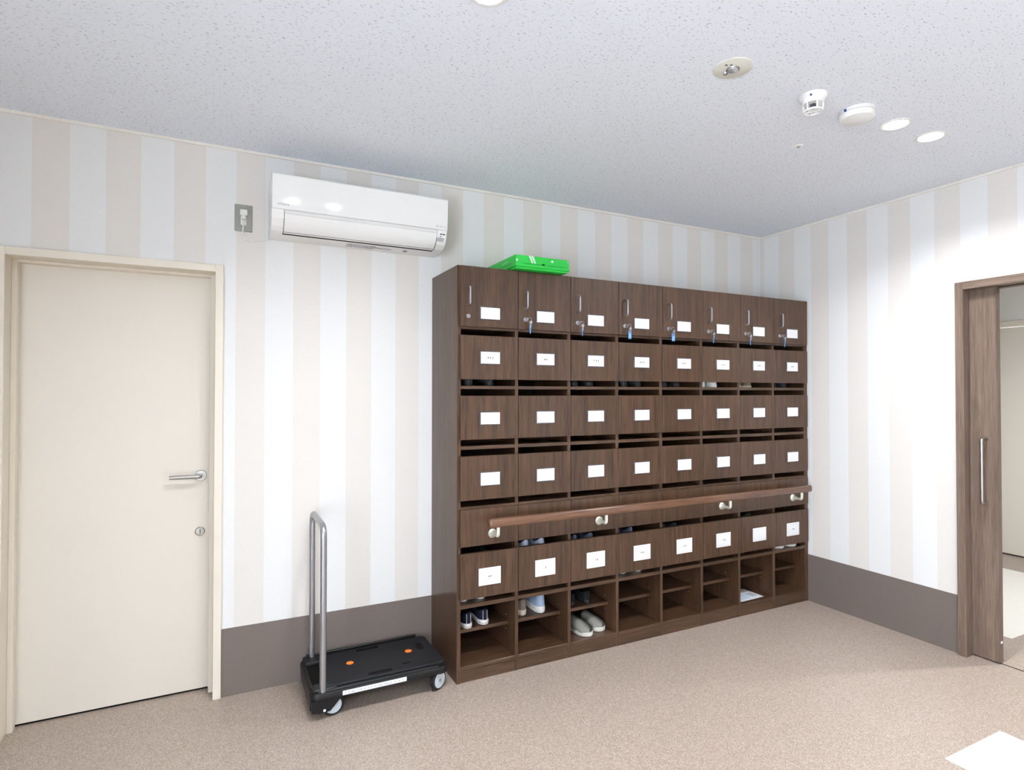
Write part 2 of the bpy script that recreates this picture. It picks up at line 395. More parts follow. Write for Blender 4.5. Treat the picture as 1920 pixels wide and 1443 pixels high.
for c in range(8):
    x = (colx[c]+colx[c+1])/2
    for z0, z1 in SHELVES + [(0.512, 0.530)]:
        if shelf_me is None:
            o = cpart('shelf', box(B(), -iw/2, iw/2, fy, -0.006, -0.018, 0, 0.001), 'cabinet_wood_h', (x, 0, z1)); shelf_me = o.data
        else: o = cpart('shelf', shelf_me, None, (x, 0.014 if z0 == 0.512 else 0, z1))
        o.scale.z = (z1-z0)/0.018
    if rs_me is None:
        o = cpart('lower_shelf', box(B(), -iw/2, iw/2, -0.307-OY, -0.006, -0.018, 0, 0.001), 'cabinet_wood_h', (x, 0, 0.229)); rs_me = o.data
        o = cpart('kick_plate', box(B(), -iw/2, iw/2, fy+0.0015, fy+0.018, 0.0, 0.0595, 0.0008), 'cabinet_wood_h', (x, 0, 0)); kick_me = o.data
    else:
        cpart('lower_shelf', rs_me, None, (x, 0, 0.229)); cpart('kick_plate', kick_me, None, (x, 0, 0))
    for pz in (0.252, 0.180):
        if pin_me is None:
            o = cpart('shelf_pin', lathe(B(), (0, 0, 0), (-1, 0, 0), [(0, 0.004), (0.0015, 0.0035), (0.002, 0.0)], 10), 'brushed_steel', (x+iw/2, -0.277-OY, pz)); pin_me = o.data
        else: cpart('shelf_pin', pin_me, None, (x+iw/2, -0.277-OY, pz))
pw = PITCHC - 0.003
ROWS = [('door', 1.748, 2.047), ('front_panel', 1.487, 1.705), ('front_panel', 1.189, 1.406), ('front_panel', 0.891, 1.108), ('front_panel', 0.666, 0.846), ('front_panel', 0.409, 0.631)]
CARD = {0: (1.8175, 0.104, 0.057), 1: (1.5955, 0.104, 0.058), 2: (1.2935, 0.104, 0.058), 3: (0.993, 0.104, 0.062), 5: (0.510, 0.109, 0.074)}
hold_me, card_me, panel_me = {}, {}, {}
handle_me = lock_me = None
fy2 = -0.020                       # panel local front
def strokes(seed, n, w):
    """a short line of small brush-like marks, n characters wide"""
    rr = random.Random(seed); bm = B(); s = w
    for k in range(n):
        cx = (k-(n-1)/2)*s*1.5
        for q in range(4):
            if rr.random() < 0.5:
                z = rr.uniform(-0.5, 0.5)*s; a = rr.uniform(0.25, 0.5)*s
                box(bm, cx-a, cx+a, -0.0002, 0.0, z-0.0010, z+0.0010)
            else:
                xx = cx+rr.uniform(-0.4, 0.4)*s; a = rr.uniform(0.25, 0.55)*s
                box(bm, xx-0.0010, xx+0.0010, -0.0002, 0.0, -a, a)
    return bm
CHARS = {1: [3, 2, 3, 3, 3, 3, 3, 2], 5: [2, 1, 2, 2, 2, 2, 0, 2]}
for r, (nm, z0, z1) in enumerate(ROWS):
    for c in range(8):
        x = (colx[c]+colx[c+1])/2
        key = round(z1-z0, 3)
        if key not in panel_me:
            o = cpart(nm, box(B(), -pw/2, pw/2, fy2, -0.0005, 0, z1-z0, 0.0012), 'cabinet_wood', (x, fy, z0)); panel_me[key] = o.data
        else: o = cpart(nm, panel_me[key], None, (x, fy, z0))
        if r in CARD:
            cz, cwid, chei = CARD[r]; cz -= z0
            if r not in hold_me:
                h = new('label_holder', box(B(), -cwid/2-0.007, cwid/2+0.004, -0.0045, 0, -chei/2-0.0055, chei/2+0.0055, 0.001), 'acrylic', o, (0, fy2, cz)); hold_me[r] = h.data
                k = new('name_card', box(B(), -cwid/2, cwid/2, -0.0055, -0.0046, -chei/2, chei/2), 'card_white', o, (0, fy2, cz)); card_me[r] = k.data
                if r == 5: h.data.materials[0] = MATS['plastic_white_dull']
            else:
                h = new('label_holder', hold_me[r], None, o, (0, fy2, cz)); k = new('name_card', card_me[r], None, o, (0, fy2, cz))
            n = CHARS.get(r, [0]*8)[c]
            if n: new('lettering', strokes(r*20+c, n, 0.0085), 'ink', o, (0.0, fy2-0.0056, cz+0.001))
            if r == 5:
                fb = B()
                for sx in (-1, 1): box(fb, sx*(cwid/2-0.0035)-0.0006, sx*(cwid/2-0.0035)+0.0006, -0.0058, -0.0055, -chei/2+0.003, chei/2-0.003)
                for sz in (-1, 1): box(fb, -cwid/2+0.003, cwid/2-0.003, -0.0058, -0.0055, sz*(chei/2-0.0035)-0.0006, sz*(chei/2-0.0035)+0.0006)
                new('card_border', fb, 'ink_light', o, (0, fy2, cz))
        if r == 0:
            hxl = -PITCHC/2 + 0.041
            if handle_me is None:
                bm = tube(B(), fillet([(0, 0, 0.044), (0, -0.028, 0.044), (0, -0.028, -0.044), (0, 0, -0.044)], 0.014), 0.0048, 10)
                h = new('handle', bm, 'alu', o, (hxl, fy2, 1.899-z0), smooth=True); handle_me = h.data
                l = new('lock', lathe(B(), (0, 0, 0), (0, -1, 0), [(0, 0.0115), (0.003, 0.0115), (0.005, 0.0095), (0.0055, 0.004), (0.0042, 0.0035)], 20), 'alu', o, (hxl, fy2, 1.798-z0), smooth=True); lock_me = l.data
            else:
                new('handle', handle_me, None, o, (hxl, fy2, 1.899-z0)); new('lock', lock_me, None, o, (hxl, fy2, 1.798-z0))
ORD = ['first', 'second', 'third', 'fourth', 'fifth', 'sixth', 'seventh', 'eighth']

# keys hanging in the locks of the upper doors (second to eighth)
KROT = [None, 52, 57, -8, -20, 46, 42, 53]
kp = None
for c in range(1, 8):
    kx = CX0 + colx[c] + 0.041
    t = thing('key', f'small key with blue tag in the lock of the {ORD[c]} cabinet door from the left', 'key', (kx, DY-0.005, 1.798), group='keys in the cabinet doors')
    if kp is None:
        kp = {}
        bm = box(B(), -0.0012, 0.0012, -0.012, 0, -0.004, 0.004); lathe(bm, (-0.0012, -0.019, 0.0), (1, 0, 0), [(0, 0.0095), (0.0024, 0.0095)], 18)
        kp['key_head'] = new('key_head', bm, 'steel', t)
        bm = tube(B(), [(0.010+0.013*math.cos(a), -0.021-0.004*math.sin(a), -0.006+0.013*math.sin(a)) for a in [2*PI*i/20 for i in range(21)]], 0.0011, 6)
        kp['ring'] = new('ring', bm, 'steel', t, smooth=True)
        bm = box(B(), -0.0095, 0.0095, -0.002, 0.002, -0.062, -0.016, 0.0016); box(bm, -0.004, 0.004, -0.0015, 0.0015, -0.017, -0.006, 0.001)
        kp['tag'] = new('tag', bm, 'tag_blue', t, (0.014, -0.022, -0.012))
        bm = lathe(B(), (0, -0.001, 0), (0, 1, 0), [(0, 0.008), (0.002, 0.008)], 16); box(bm, -0.0025, 0.0025, -0.001, 0.001, -0.026, -0.005)
        kp['spare_key'] = new('spare_key', bm, 'steel', t, (0.015, -0.027, -0.016))
        kp['tag_paper'] = new('tag_paper', box(B(), -0.0068, 0.0068, -0.0025, 0.0025, -0.054, -0.030, 0.0005), 'tag_paper', kp['tag'])
        kp['tag'].rotation_euler.z = math.radians(KROT[c])
    else:
        q = {}
        for n_ in ('key_head', 'ring', 'tag', 'spare_key'):
            s = kp[n_]; o = s.copy(); COL.objects.link(o); o.parent = t; q[n_] = o
        o = kp['tag_paper'].copy(); COL.objects.link(o); o.parent = q['tag']
        q['tag'].rotation_euler.z = math.radians(KROT[c])

# handrail on the cabinet front
HR0, HR1, HRY, HRZ = 1.168, 3.520, -0.470, 0.786
hr = thing('handrail', 'brown wooden handrail on pale brackets across the front of the shoe cabinet', 'handrail', (HR0, DY, HRZ))
bm = B(); prof = []
for i in range(24):
    a = 2*PI*i/24; ca, sa = math.cos(a), math.sin(a)
    prof.append((0.017*math.copysign(abs(ca)**0.55, ca), 0.0225*math.copysign(abs(sa)**0.6, sa)))
loops = []
Lr = HR1-HR0
for xx, s in [(0, 0.55), (0.004, 0.85), (0.012, 1.0), (Lr-0.012, 1.0), (Lr-0.004, 0.85), (Lr, 0.55)]:
    loops.append([bm.verts.new((xx, HRY-DY+p[0]*s, p[1]*s)) for p in prof])
loft(bm, loops); cap(bm, loops[0]); cap(bm, loops[-1])
new('rail', bm, 'rail_wood', hr, smooth=True)
br = None
for bx in (1.218, 1.862, 2.783, 3.432):
    lx = (bx-HR0, 0, 0.720-HRZ)
    if br is None:
        bm = lathe(B(), (0, 0, 0), (0, -1, 0), [(0, 0.0225), (0.004, 0.0225), (0.009, 0.017), (0.020, 0.0125), (0.030, 0.0105)], 24)
        br0 = new('bracket', bm, 'pearl_metal', hr, lx, smooth=True)
        bm = tube(B(), fillet([(0, -0.022, 0), (0.0, HRY-DY, 0.0), (0.0, HRY-DY, HRZ-0.720-0.018)], 0.014), 0.0088, 12)
        br1 = new('arm', bm, 'pearl_metal', br0, smooth=True); br = True
    else:
        o = new('bracket', br0.data, None, hr, lx); new('arm', br1.data, None, o)

# ------------------------------------------------------------------ shoes
def outline(Ln, Wd, n=32):
    P = [(0, 0), (0.015, 0.28), (0.06, 0.52), (0.14, 0.66), (0.3, 0.70), (0.48, 0.76), (0.66, 0.96), (0.76, 1.0), (0.86, 0.92), (0.94, 0.68), (0.985, 0.34), (1, 0)]
    def w(t):
        for (a, b), (c, d) in zip(P[:-1], P[1:]):
            if a <= t <= c: return b + (d-b)*(t-a)/(c-a)
        return 0
    out = []
    for i in range(n):
        th = 2*PI*i/n; t = 0.5-0.5*math.cos(th); s = 1 if th < PI else -1
        out.append((s*w(t)*Wd/2, t*Ln))
    return out
def scaled(ol, k, Ln): return [(x*k, Ln/2+(y-Ln/2)*(1-(1-k)*0.5)) for x, y in ol]
def sole_bm(Ln, Wd, h, flare=1.0):
    bm = B(); ol = outline(Ln, Wd); ls = []
    for z, k in [(0, 0.94), (0.003, 0.99*flare), (h*0.6, 1.0), (h, 0.985), (h+0.001, 0.93)]:
        ls.append([bm.verts.new((x, y, z)) for x, y in scaled(ol, k, Ln)])
    loft(bm, ls); cap(bm, ls[0]); cap(bm, ls[-1]); return bm
def sneaker_bm(Ln, Wd, hs, hc):
    ol = scaled(outline(Ln, Wd), 0.95, Ln); n = len(ol); up, inn = B(), B()
    cl = []
    for i in range(n):
        th = 2*PI*i/n; t = 0.5-0.5*math.cos(th); s = math.sin(th)
        y = 0.03*Ln + t*0.46*Ln; x = 0.62*Wd/2*s; z = hc*(0.98 - 0.22*math.sin(PI*min(t*1.25, 1)) + 0.20*max(0, t-0.7)/0.3)
        cl.append((x, y, z))
    ls = []
    for q in range(7):
        s = q/6.0; sx = s**1.9; sz = math.sin(s*PI/2)**0.9
        ls.append([up.verts.new((ol[i][0]*(1-sx)+cl[i][0]*sx, ol[i][1]*(1-sx)+cl[i][1]*sx, hs-0.002 + (cl[i][2]-hs)*sz)) for i in range(n)])
    loft(up, ls)
    ls = []
    for k, z in [(1.0, 1.0), (0.88, 0.985), (0.86, 0.6), (0.84, 0.25)]:
        ls.append([inn.verts.new((cl[i][0]*k, 0.26*Ln+(cl[i][1]-0.26*Ln)*k, hs + (cl[i][2]-hs)*z)) for i in range(n)])
    loft(inn, ls); cap(inn, ls[-1]); return up, inn
def vamp_bm(Ln, Wd, hs, hv, t0=0.42):
    ol = outline(Ln, Wd, 64)
    bm = B(); ls = []; n = 14
    def wid(t): return max(abs(x) for x, y in ol if abs(y/Ln-t) < 0.06)
    for q in range(12):
        t = t0 + (0.985-t0)*q/11.0
        w = 0.97*(wid(t) if q < 10 else wid(t)*(0.74 if q == 10 else 0.12)); hh = hv*(1-((t-t0)/(1-t0))**2.2*0.72)
        ls.append([bm.verts.new((-w*math.cos(PI*i/n), t*Ln - 0.035*Ln*math.sin(PI*i/n)*(1-(t-t0)), hs-0.002+hh*math.sin(PI*i/n)**0.75)) for i in range(n+1)])
    loft(bm, ls, closed=False)
    r = bmesh.ops.solidify(bm, geom=bm.faces[:], thickness=0.003)
    return bm
SH = {}
def shoe(kind, style, label, group, loc, rz, Ln=0.25, Wd=0.088, hs=0.022, hc=0.075):
    upc, solec, linc = style
    t = thing(kind, label, 'slipper' if kind == 'slipper' else 'shoe', loc, (0, 0, rz), group)
    key = (kind, style, Ln, Wd, hs, hc)
    if key in SH:
        for s, subs in SH[key]:
            o = s.copy(); COL.objects.link(o); o.parent = t
            for g in subs:
                d = g.copy(); COL.objects.link(d); d.parent = o
        return t
    so = new('sole', sole_bm(Ln, Wd, hs), solec, t, smooth=True); parts = [(so, [])]
    if kind == 'slipper':
        parts.append((new('vamp', vamp_bm(Ln, Wd, hs, hc), upc, t, smooth=True), []))
        bm = B(); ol = scaled(outline(Ln, Wd), 0.86, Ln); ls = [[bm.verts.new((x, y, z)) for x, y in ol] for z in (hs-0.001, hs+0.0025)]
        loft(bm, ls); cap(bm, ls[0]); cap(bm, ls[1]); parts.append((new('insole', bm, linc, t), []))
    else:
        a, b_ = sneaker_bm(Ln, Wd, hs, hc)
        u = new('upper', a, upc, t, smooth=True); parts.append((u, []))
        parts.append((new('lining', b_, linc, t, smooth=True), []))
        subs = []
        # laces across the throat
        for k in range(4):
            yy = Ln*(0.52+0.07*k); zz = hs+(hc-hs)*(0.93-0.17*k)
            subs.append(new('lace', tube(B(), [(-0.022, yy, zz-0.006), (-0.010, yy, zz+0.003), (0.010, yy, zz+0.003), (0.022, yy, zz-0.006)], 0.0022, 6), solec, u, smooth=True))
        parts[1] = (u, subs)
        if upc == 'navy_canvas':
            bm = B()
            for sx in (-0.011, 0.011): box(bm, sx-0.0007, sx+0.0007, 0.0015, 0.0045, hs, hc*0.90)
            subs.append(new('heel_stitching', bm, 'canvas_white', u))
            ol = scaled(outline(Ln, Wd), 1.004, Ln); bm = B(); ls = [[bm.verts.new((x, y, z)) for x, y in ol] for z in (hs*0.34, hs*0.42)]
            loft(bm, ls); parts[0] = (so, [new('foxing_stripe', bm, 'navy_canvas', so)])
    SH[key] = parts
    return t
cloth('navy_canvas', (24, 26, 42), (36, 38, 56)); mat('canvas_white', (232, 230, 226), 0.6)
cloth('taupe_knit', (120, 110, 100), (138, 128, 118)); mat('beige_rubber', (206, 196, 178), 0.6)
cloth('blue_knit', (140, 160, 188), (166, 182, 206)); cloth('grey_felt', (122, 120, 112), (140, 138, 130))
cloth('dark_felt', (66, 68, 66), (80, 82, 80)); mat('pale_foam', (200, 197, 188), 0.6)
cloth('black_leather', (26, 26, 27), (36, 36, 38)); cloth('charcoal_knit', (52, 54, 60), (66, 68, 74))
cloth('slate_knit', (92, 100, 120), (108, 116, 136)); cloth('brown_boucle', (112, 92, 76), (150, 128, 108), 260)
cloth('green_knit', (48, 60, 54), (60, 74, 66)); cloth('white_knit', (226, 222, 214), (238, 235, 228))
cloth('pale_blue_knit', (186, 198, 218), (208, 216, 230)); mat('black_rubber', (30, 30, 31), 0.6); cloth('black_lining', (20, 20, 21), (28, 28, 29))
ST = {'navy': ('navy_canvas', 'canvas_white', 'black_lining'), 'taupe': ('taupe_knit', 'beige_rubber', 'black_lining'), 'blue': ('blue_knit', 'canvas_white', 'slate_knit'),
      'paleblue': ('pale_blue_knit', 'canvas_white', 'slate_knit'), 'greyslip': ('grey_felt', 'pale_foam', 'dark_felt'), 'black': ('black_leather', 'black_rubber', 'black_lining'), 'charcoal': ('charcoal_knit', 'black_rubber', 'black_lining'),
      'slate': ('slate_knit', 'canvas_white', 'charcoal_knit'), 'brown': ('brown_boucle', 'beige_rubber', 'taupe_knit'), 'green': ('green_knit', 'black_rubber', 'black_lining'),
      'white': ('white_knit', 'canvas_white', 'taupe_knit'), 'blacksole': ('black_leather', 'canvas_white', 'black_lining')}
def ccx(c): return CX0 + (colx[c]+colx[c+1])/2
rad = math.radians
# on the recessed lower shelf and on the bottom of the cabinet
zs, zb = 0.2292, 0.0782
shoe('sneaker', ST['navy'], 'left navy canvas sneaker with white sole on the lower shelf, first column', 'navy sneakers', (1.128, -0.314, zs), rad(-2), 0.25, 0.092, 0.024, 0.082)
shoe('sneaker', ST['navy'], 'right navy canvas sneaker with white sole on the lower shelf, first column', 'navy sneakers', (1.222, -0.306, zs), rad(-6), 0.25, 0.092, 0.024, 0.082)
shoe('sneaker', ST['taupe'], 'taupe shoe with beige sole beside the blue sneaker on the lower shelf, second column', 'shoes on the second lower shelf', (1.455, -0.285, zs), rad(-4), 0.25, 0.090, 0.028, 0.090)
shoe('sneaker', ST['blue'], 'light blue sneaker with thick white sole on the lower shelf, second column', 'shoes on the second lower shelf', (1.564, -0.296, zs), rad(-4), 0.25, 0.094, 0.034, 0.104)
shoe('slipper', ST['greyslip'], 'left grey felt slipper standing toe outward on the bottom, third column', 'grey felt slippers', (1.795, -0.107, zb), rad(188), 0.262, 0.096, 0.022, 0.050)
shoe('slipper', ST['greyslip'], 'right grey felt slipper standing toe outward on the bottom, third column', 'grey felt slippers', (1.905, -0.078, zb), rad(186), 0.262, 0.096, 0.022, 0.050)
for k, xx in enumerate((-0.075, 0.03)):
    shoe('shoe', ST['black'], f"{('left', 'right')[k]} black shoe in the dark on the lower shelf, third column", 'black shoes on the third lower shelf', (ccx(2)+xx, -0.286, zs), rad(-5), 0.25, 0.09, 0.02, 0.07)
def pair(style, what, place, c, z, y=-0.345, dx=(-0.09, 0.01), rz=(-3, -5), kind='shoe', **kw):
    for k in range(2):
        shoe(kind, ST[style], f"{('left', 'right')[k]} {what} {place}, {ORD[c]} column", f'{what} pair', (ccx(c)+dx[k], y, z+0.0003), rad(rz[k]), **kw)
P1 = 'in the gap under the topmost front panel'
pair('charcoal', 'charcoal knit shoe', P1, 0, 1.455, dx=(-0.085, 0.03), hc=0.072)
pair('black', 'black leather shoe', P1, 2, 1.455, hc=0.070)
pair('charcoal', 'dark grey shoe', P1, 3, 1.455, dx=(-0.07, 0.03), hc=0.074)
pair('black', 'plain black shoe', P1, 4, 1.455, hc=0.068)
pair('white', 'white knit shoe', P1, 5, 1.455, y=-0.352, dx=(-0.105, -0.008), hc=0.080, hs=0.020)
pair('brown', 'brown fuzzy shoe', P1, 6, 1.455, y=-0.350, dx=(-0.105, -0.015), hc=0.075, hs=0.012)
pair('charcoal', 'charcoal walking shoe', P1, 7, 1.455, hc=0.075)
P4 = 'peeping over the lowest front panel'
pair('black', 'shiny black shoe', P4, 0, 0.530, y=-0.33, hc=0.088)
pair('paleblue', 'pale blue white-soled sneaker', P4, 1, 0.530, y=-0.335, dx=(-0.075, 0.02), hs=0.03, hc=0.118)
pair('slate', 'slate blue sneaker', P4, 2, 0.530, y=-0.33, dx=(-0.085, 0.02), hc=0.110)
pair('slate', 'grey blue sneaker', P4, 3, 0.530, y=-0.32, dx=(-0.10, -0.01), hc=0.110)
pair('charcoal', 'dark grey laced shoe', P4, 4, 0.530, y=-0.33, dx=(-0.09, 0.0), hc=0.106)
pair('green', 'dark green shoe', P4, 6, 0.530, y=-0.33, dx=(-0.095, 0.0), hc=0.108)
P5 = 'in the gap under the lowest front panel'
pair('blacksole', 'white-soled black shoe', P5, 0, 0.379, y=-0.345, dx=(-0.115, -0.02), hs=0.03, hc=0.08)
pair('blacksole', 'pale-soled black shoe', P5, 3, 0.379, y=-0.340, dx=(-0.08, 0.03), hs=0.028, hc=0.08)
pair('black', 'low black shoe', P5, 6, 0.379, y=-0.345, dx=(-0.08, 0.03), hc=0.07)
for k, xx in enumerate((3.370, 3.492)):
    shoe('slipper', ST['white'], f"{('left', 'right')[k]} white slipper on the shelf at the right end, eighth column", 'white slippers', (xx, -0.115, 0.3793), rad(180), 0.255, 0.105, 0.014, 0.045)

# leaflet on the bottom of the seventh column
lf = thing('leaflet', 'white and pale blue printed leaflet lying on the bottom of the seventh column', 'leaflet', (3.10, -0.29, 0.0785))
new('sheet', box(B(), -0.10, 0.11, -0.062, 0.10, 0.0, 0.0015), 'card_white', lf, rot=(0, 0, rad(2)))
bm = B()
for k in range(5): box(bm, -0.085, 0.02+0.015*(k % 3), -0.035+0.024*k, -0.025+0.024*k, 0.0016, 0.0019)
new('print', bm, 'print_blue', lf, rot=(0, 0, rad(2)))
bm = B(); box(bm, 0.045, 0.095, -0.03, 0.03, 0.0016, 0.0019); box(bm, -0.06, 0.09, 0.072, 0.086, 0.0016, 0.0019)
new('picture', bm, 'ink_light', lf, rot=(0, 0, rad(2)))

# ------------------------------------------------------------------ folded green crate on the cabinet
gx0, gx1, gy0, gy1 = 1.322, 1.640, -0.452, -0.035
gc = thing('folding_crate', 'bright green folded plastic crate lying on top of the shoe cabinet', 'crate', ((gx0+gx1)/2, (gy0+gy1)/2, CH))
gw2, gd2 = (gx1-gx0)/2, (gy1-gy0)/2
new('base', box(B(), -gw2+0.006, gw2-0.006, -gd2+0.006, gd2-0.006, 0.0005, 0.016, 0.003), 'crate_green', gc)
body = new('folded_side', box(B(), -gw2, gw2, -gd2, gd2, 0.017, 0.069, 0.004, 2), 'crate_green', gc)
bm = B(); box(bm, -gw2*0.72, -0.01, -gd2-0.0008, -gd2+0.002, 0.0265, 0.0295); box(bm, 0.025, gw2*0.86, -gd2-0.0008, -gd2+0.002, 0.0265, 0.0295)
new('groove', bm, 'crate_groove', body)
new('rim', box(B(), -gw2-0.002, gw2+0.002, -gd2-0.002, gd2+0.002, 0.010, 0.0235, 0.002), 'crate_green', gc)
new('finger_notch', box(B(), -0.006, 0.010, -gd2-0.0012, -gd2+0.002, 0.026, 0.033), 'dark_gap', body)
new('sticker', lathe(B(), (0.055, -gd2, 0.051), (0, -1, 0), [(0, 0.0065), (0.0006, 0.0065)], 14), 'card_white', body)
bm = B()
for dx_ in (0.0, 0.016):
    vs = [bm.verts.new(p) for p in [(-0.085+dx_, -gd2-0.001, 0.068), (-0.072+dx_, -gd2-0.001, 0.068), (-0.058+dx_, -gd2-0.001, 0.031), (-0.066+dx_, -gd2-0.001, 0.031)]]
    ws = [bm.verts.new(v.co+Vector((0, 0.0008, 0))) for v in vs]; loft(bm, [vs, ws]); cap(bm, vs); cap(bm, ws)
new('tape', bm, 'tape', body)
bm = B(); box(bm, gw2-0.012, gw2-0.006, -gd2-0.0008, -gd2+0.001, 0.054, 0.066); box(bm, -gw2+0.004, -gw2+0.013, -gd2-0.0008, -gd2+0.001, 0.036, 0.047)
new('scuff', bm, 'tape', body)
bm = strokes(77, 4, 0.012); bmesh.ops.rotate(bm, verts=bm.verts[:], cent=(0, 0, 0), matrix=Matrix.Rotation(-PI/2, 3, 'Z'))
new('printed_mark', bm, 'tape', body, (-gw2-0.0004, -gd2+0.12, 0.045))
bm = B()
for k in range(7): box(bm, -gw2-0.0012, -gw2+0.002, -gd2+0.04+0.05*k, -gd2+0.075+0.05*k, 0.0265, 0.0295)
new('side_groove', bm, 'crate_groove', body)

# ------------------------------------------------------------------ wall air conditioner
ax0, ax1 = 0.203, 1.045
ac = thing('air_conditioner', 'white wall air conditioner above the striped wall, left of the cabinet', 'air conditioner', (ax0, -0.002, 2.165))
aw = ax1-ax0
bodyp = [(0, 0.0), (-0.118, 0.003), (-0.150, 0.008), (-0.178, 0.025), (-0.200, 0.056), (-0.208, 0.094), (-0.205, 0.250), (-0.02, 0.254), (0, 0.250)]
bo = new('body', extrude_x(B(), bodyp, 0, aw), 'plastic_white', ac)
fpp = [(-0.206, 0.0955), (-0.2155, 0.0955), (-0.2165, 0.099), (-0.2200, 0.175), (-0.2235, 0.2480), (-0.220, 0.254), (-0.198, 0.2555)]
new('front_panel', extrude_x(B(), fpp, -0.0005, aw+0.0005), 'panel_white', ac)
lx0, lx1 = 0.055, aw-0.055
new('outlet_recess', extrude_x(B(), [(-0.1175, 0.0024), (-0.1500, 0.0072), (-0.1785, 0.0246), (-0.2008, 0.0558), (-0.2088, 0.0935), (-0.2020, 0.0935), (-0.1950, 0.058), (-0.1740, 0.030), (-0.146, 0.013), (-0.1175, 0.0075)], lx0-0.003, lx1+0.003), 'ink_grey', ac)
lo = [(-0.133, 0.0035), (-0.160, 0.010), (-0.184, 0.0275), (-0.2045, 0.056), (-0.2105, 0.0770)]
li = [(y+0.006, z+0.003) for y, z in lo][::-1]
new('louver', extrude_x(B(), lo+li, lx0, lx1), 'plastic_white', ac, smooth=True)
new('louver', extrude_x(B(), [(-0.2105, 0.0785), (-0.2125, 0.0920), (-0.2045, 0.0920), (-0.2045, 0.0785)], lx0, lx1), 'plastic_white_dull', ac)
new('outlet_gap', extrude_x(B(), [(-0.1215, 0.0016), (-0.1335, 0.0028), (-0.1335, 0.0060), (-0.1215, 0.0052)], lx0-0.002, lx1+0.002), 'dark_gap', ac)
bm = B()
for xs in (lx0-0.003, lx1+0.0015):
    pr = [(-0.130, 0.0028), (-0.1605, 0.0090), (-0.1850, 0.0268), (-0.2052, 0.0555), (-0.2045, 0.0555), (-0.1845, 0.0278), (-0.160, 0.0105), (-0.130, 0.0042)]
    extrude_x(bm, pr, xs, xs+0.0015)
new('outlet_edge', bm, 'dark_gap', ac)
me = text_mesh('HITACHI', 0.0125); me.materials.append(MATS['ink_grey'])
new('lettering', me, None, ac, (0.024, -0.2178, 0.112), (PI/2, 0, 0))
me = text_mesh('白くまくん', 0.0105); me.materials.append(MATS['ink_light'])
new('lettering', me, None, ac, (aw-0.062, -0.2177, 0.108), (PI/2, 0, 0))
bm = B()
for k in range(2): box(bm, aw-0.036+0.015*k, aw-0.025+0.015*k, -0.2085, -0.200, 0.073, 0.077)
box(bm, aw-0.036, aw-0.030, -0.2070, -0.199, 0.062, 0.0645)
new('indicator', bm, 'ink', ac)
new('signal_window', extrude_x(B(), [(-0.2035, 0.056), (-0.1925, 0.040), (-0.185, 0.046), (-0.195, 0.060)], aw-0.047, aw-0.014), 'ink_light', ac)
bm = B(); rr = random.Random(5)
for row in range(3):
    xx = 0.36
    while xx < 0.50 + (0.08 if row == 1 else 0):
        a = rr.uniform(0.004, 0.012); box(bm, xx, xx+a, -0.095+0.022*row, -0.083+0.022*row, -0.0010, 0.003); xx += a+rr.uniform(0.001, 0.004)
new('notice', bm, 'ink_light', ac)
new('drain_cap', lathe(B(), (0.66, -0.065, 0.002), (0, 0, -1), [(0, 0.012), (0.003, 0.012)], 18), 'ink_grey', ac)

# wall socket with plug and cable
so = thing('wall_socket', 'steel wall socket plate with white plug left of the air conditioner', 'socket', (0.0925, 0, 2.254))
new('cover_plate', box(B(), -0.0385, 0.0385, -0.005, -0.0004, -0.064, 0.064, 0.0015), 'plate_steel', so)
new('receptacle', box(B(), -0.0125, 0.0125, -0.0075, -0.004, -0.034, 0.034, 0.001), 'plastic_white_dull', so)
bm = B()
for sz in (-0.054, 0.054): lathe(bm, (0, -0.005, sz), (0, -1, 0), [(0, 0.0035), (0.001, 0.003)], 12)
new('screw', bm, 'brushed_steel', so)
pc = thing('power_plug', 'white power plug and cable running to the air conditioner', 'plug', (0.0925, -0.0075, 2.272))
bm = box(B(), -0.016, 0.016, -0.030, -0.0002, -0.012, 0.016, 0.004, 2); box(bm, -0.009, 0.009, -0.028, -0.006, -0.030, -0.010, 0.003, 2)
new('plug', bm, 'plastic_white_dull', pc, smooth=True)
pts = [(0.0, -0.018, -0.028), (-0.002, -0.018, -0.055), (-0.003, -0.014, -0.085), (0.0, -0.006, -0.108), (0.012, -0.0, -0.122), (0.03, 0.0023, -0.126), (0.07, 0.0023, -0.120), (0.1095, 0.0023, -0.110)]
dense = []
for i in range(len(pts)-1):
    p0, p1, p2, p3 = [Vector(pts[max(0, min(len(pts)-1, i+k))]) for k in (-1, 0, 1, 2)]
    for k in range(5):
        u_ = k/5; dense.append(0.5*((2*p1)+(p2-p0)*u_+(2*p0-5*p1+4*p2-p3)*u_**2+(3*p1-p0-3*p2+p3)*u_**3))
dense.append(Vector(pts[-1]))
new('cable', tube(B(), dense, 0.0032, 8), 'plastic_white_dull', pc, smooth=True)

# ------------------------------------------------------------------ platform trolley
tx0, tx1, ty0, ty1 = 0.352, 0.985, -0.418, -0.030
tr_ = thing('platform_trolley', 'black plastic platform trolley with silver push handle beside the cabinet', 'trolley', ((tx0+tx1)/2, (ty0+ty1)/2, 0))
tw, td = (tx1-tx0)/2, (ty1-ty0)/2
def rrect(x0, x1, y0, y1, r, n=5):
    out = []
    for cx, cy, a0 in [(x1-r, y1-r, 0), (x0+r, y1-r, 90), (x0+r, y0+r, 180), (x1-r, y0+r, 270)]:
        for k in range(n+1):
            a = rad(a0+90*k/n); out.append((cx+r*math.cos(a), cy+r*math.sin(a)))
    return out
def slab(bm, x0, x1, y0, y1, r, zs):
    ls = [[bm.verts.new((x, y, z)) for x, y in rrect(x0+i, x1-i, y0+i, y1-i, max(r-i, 0.002))] for z, i in zs]
    loft(bm, ls); cap(bm, ls[0]); cap(bm, ls[-1]); return bm
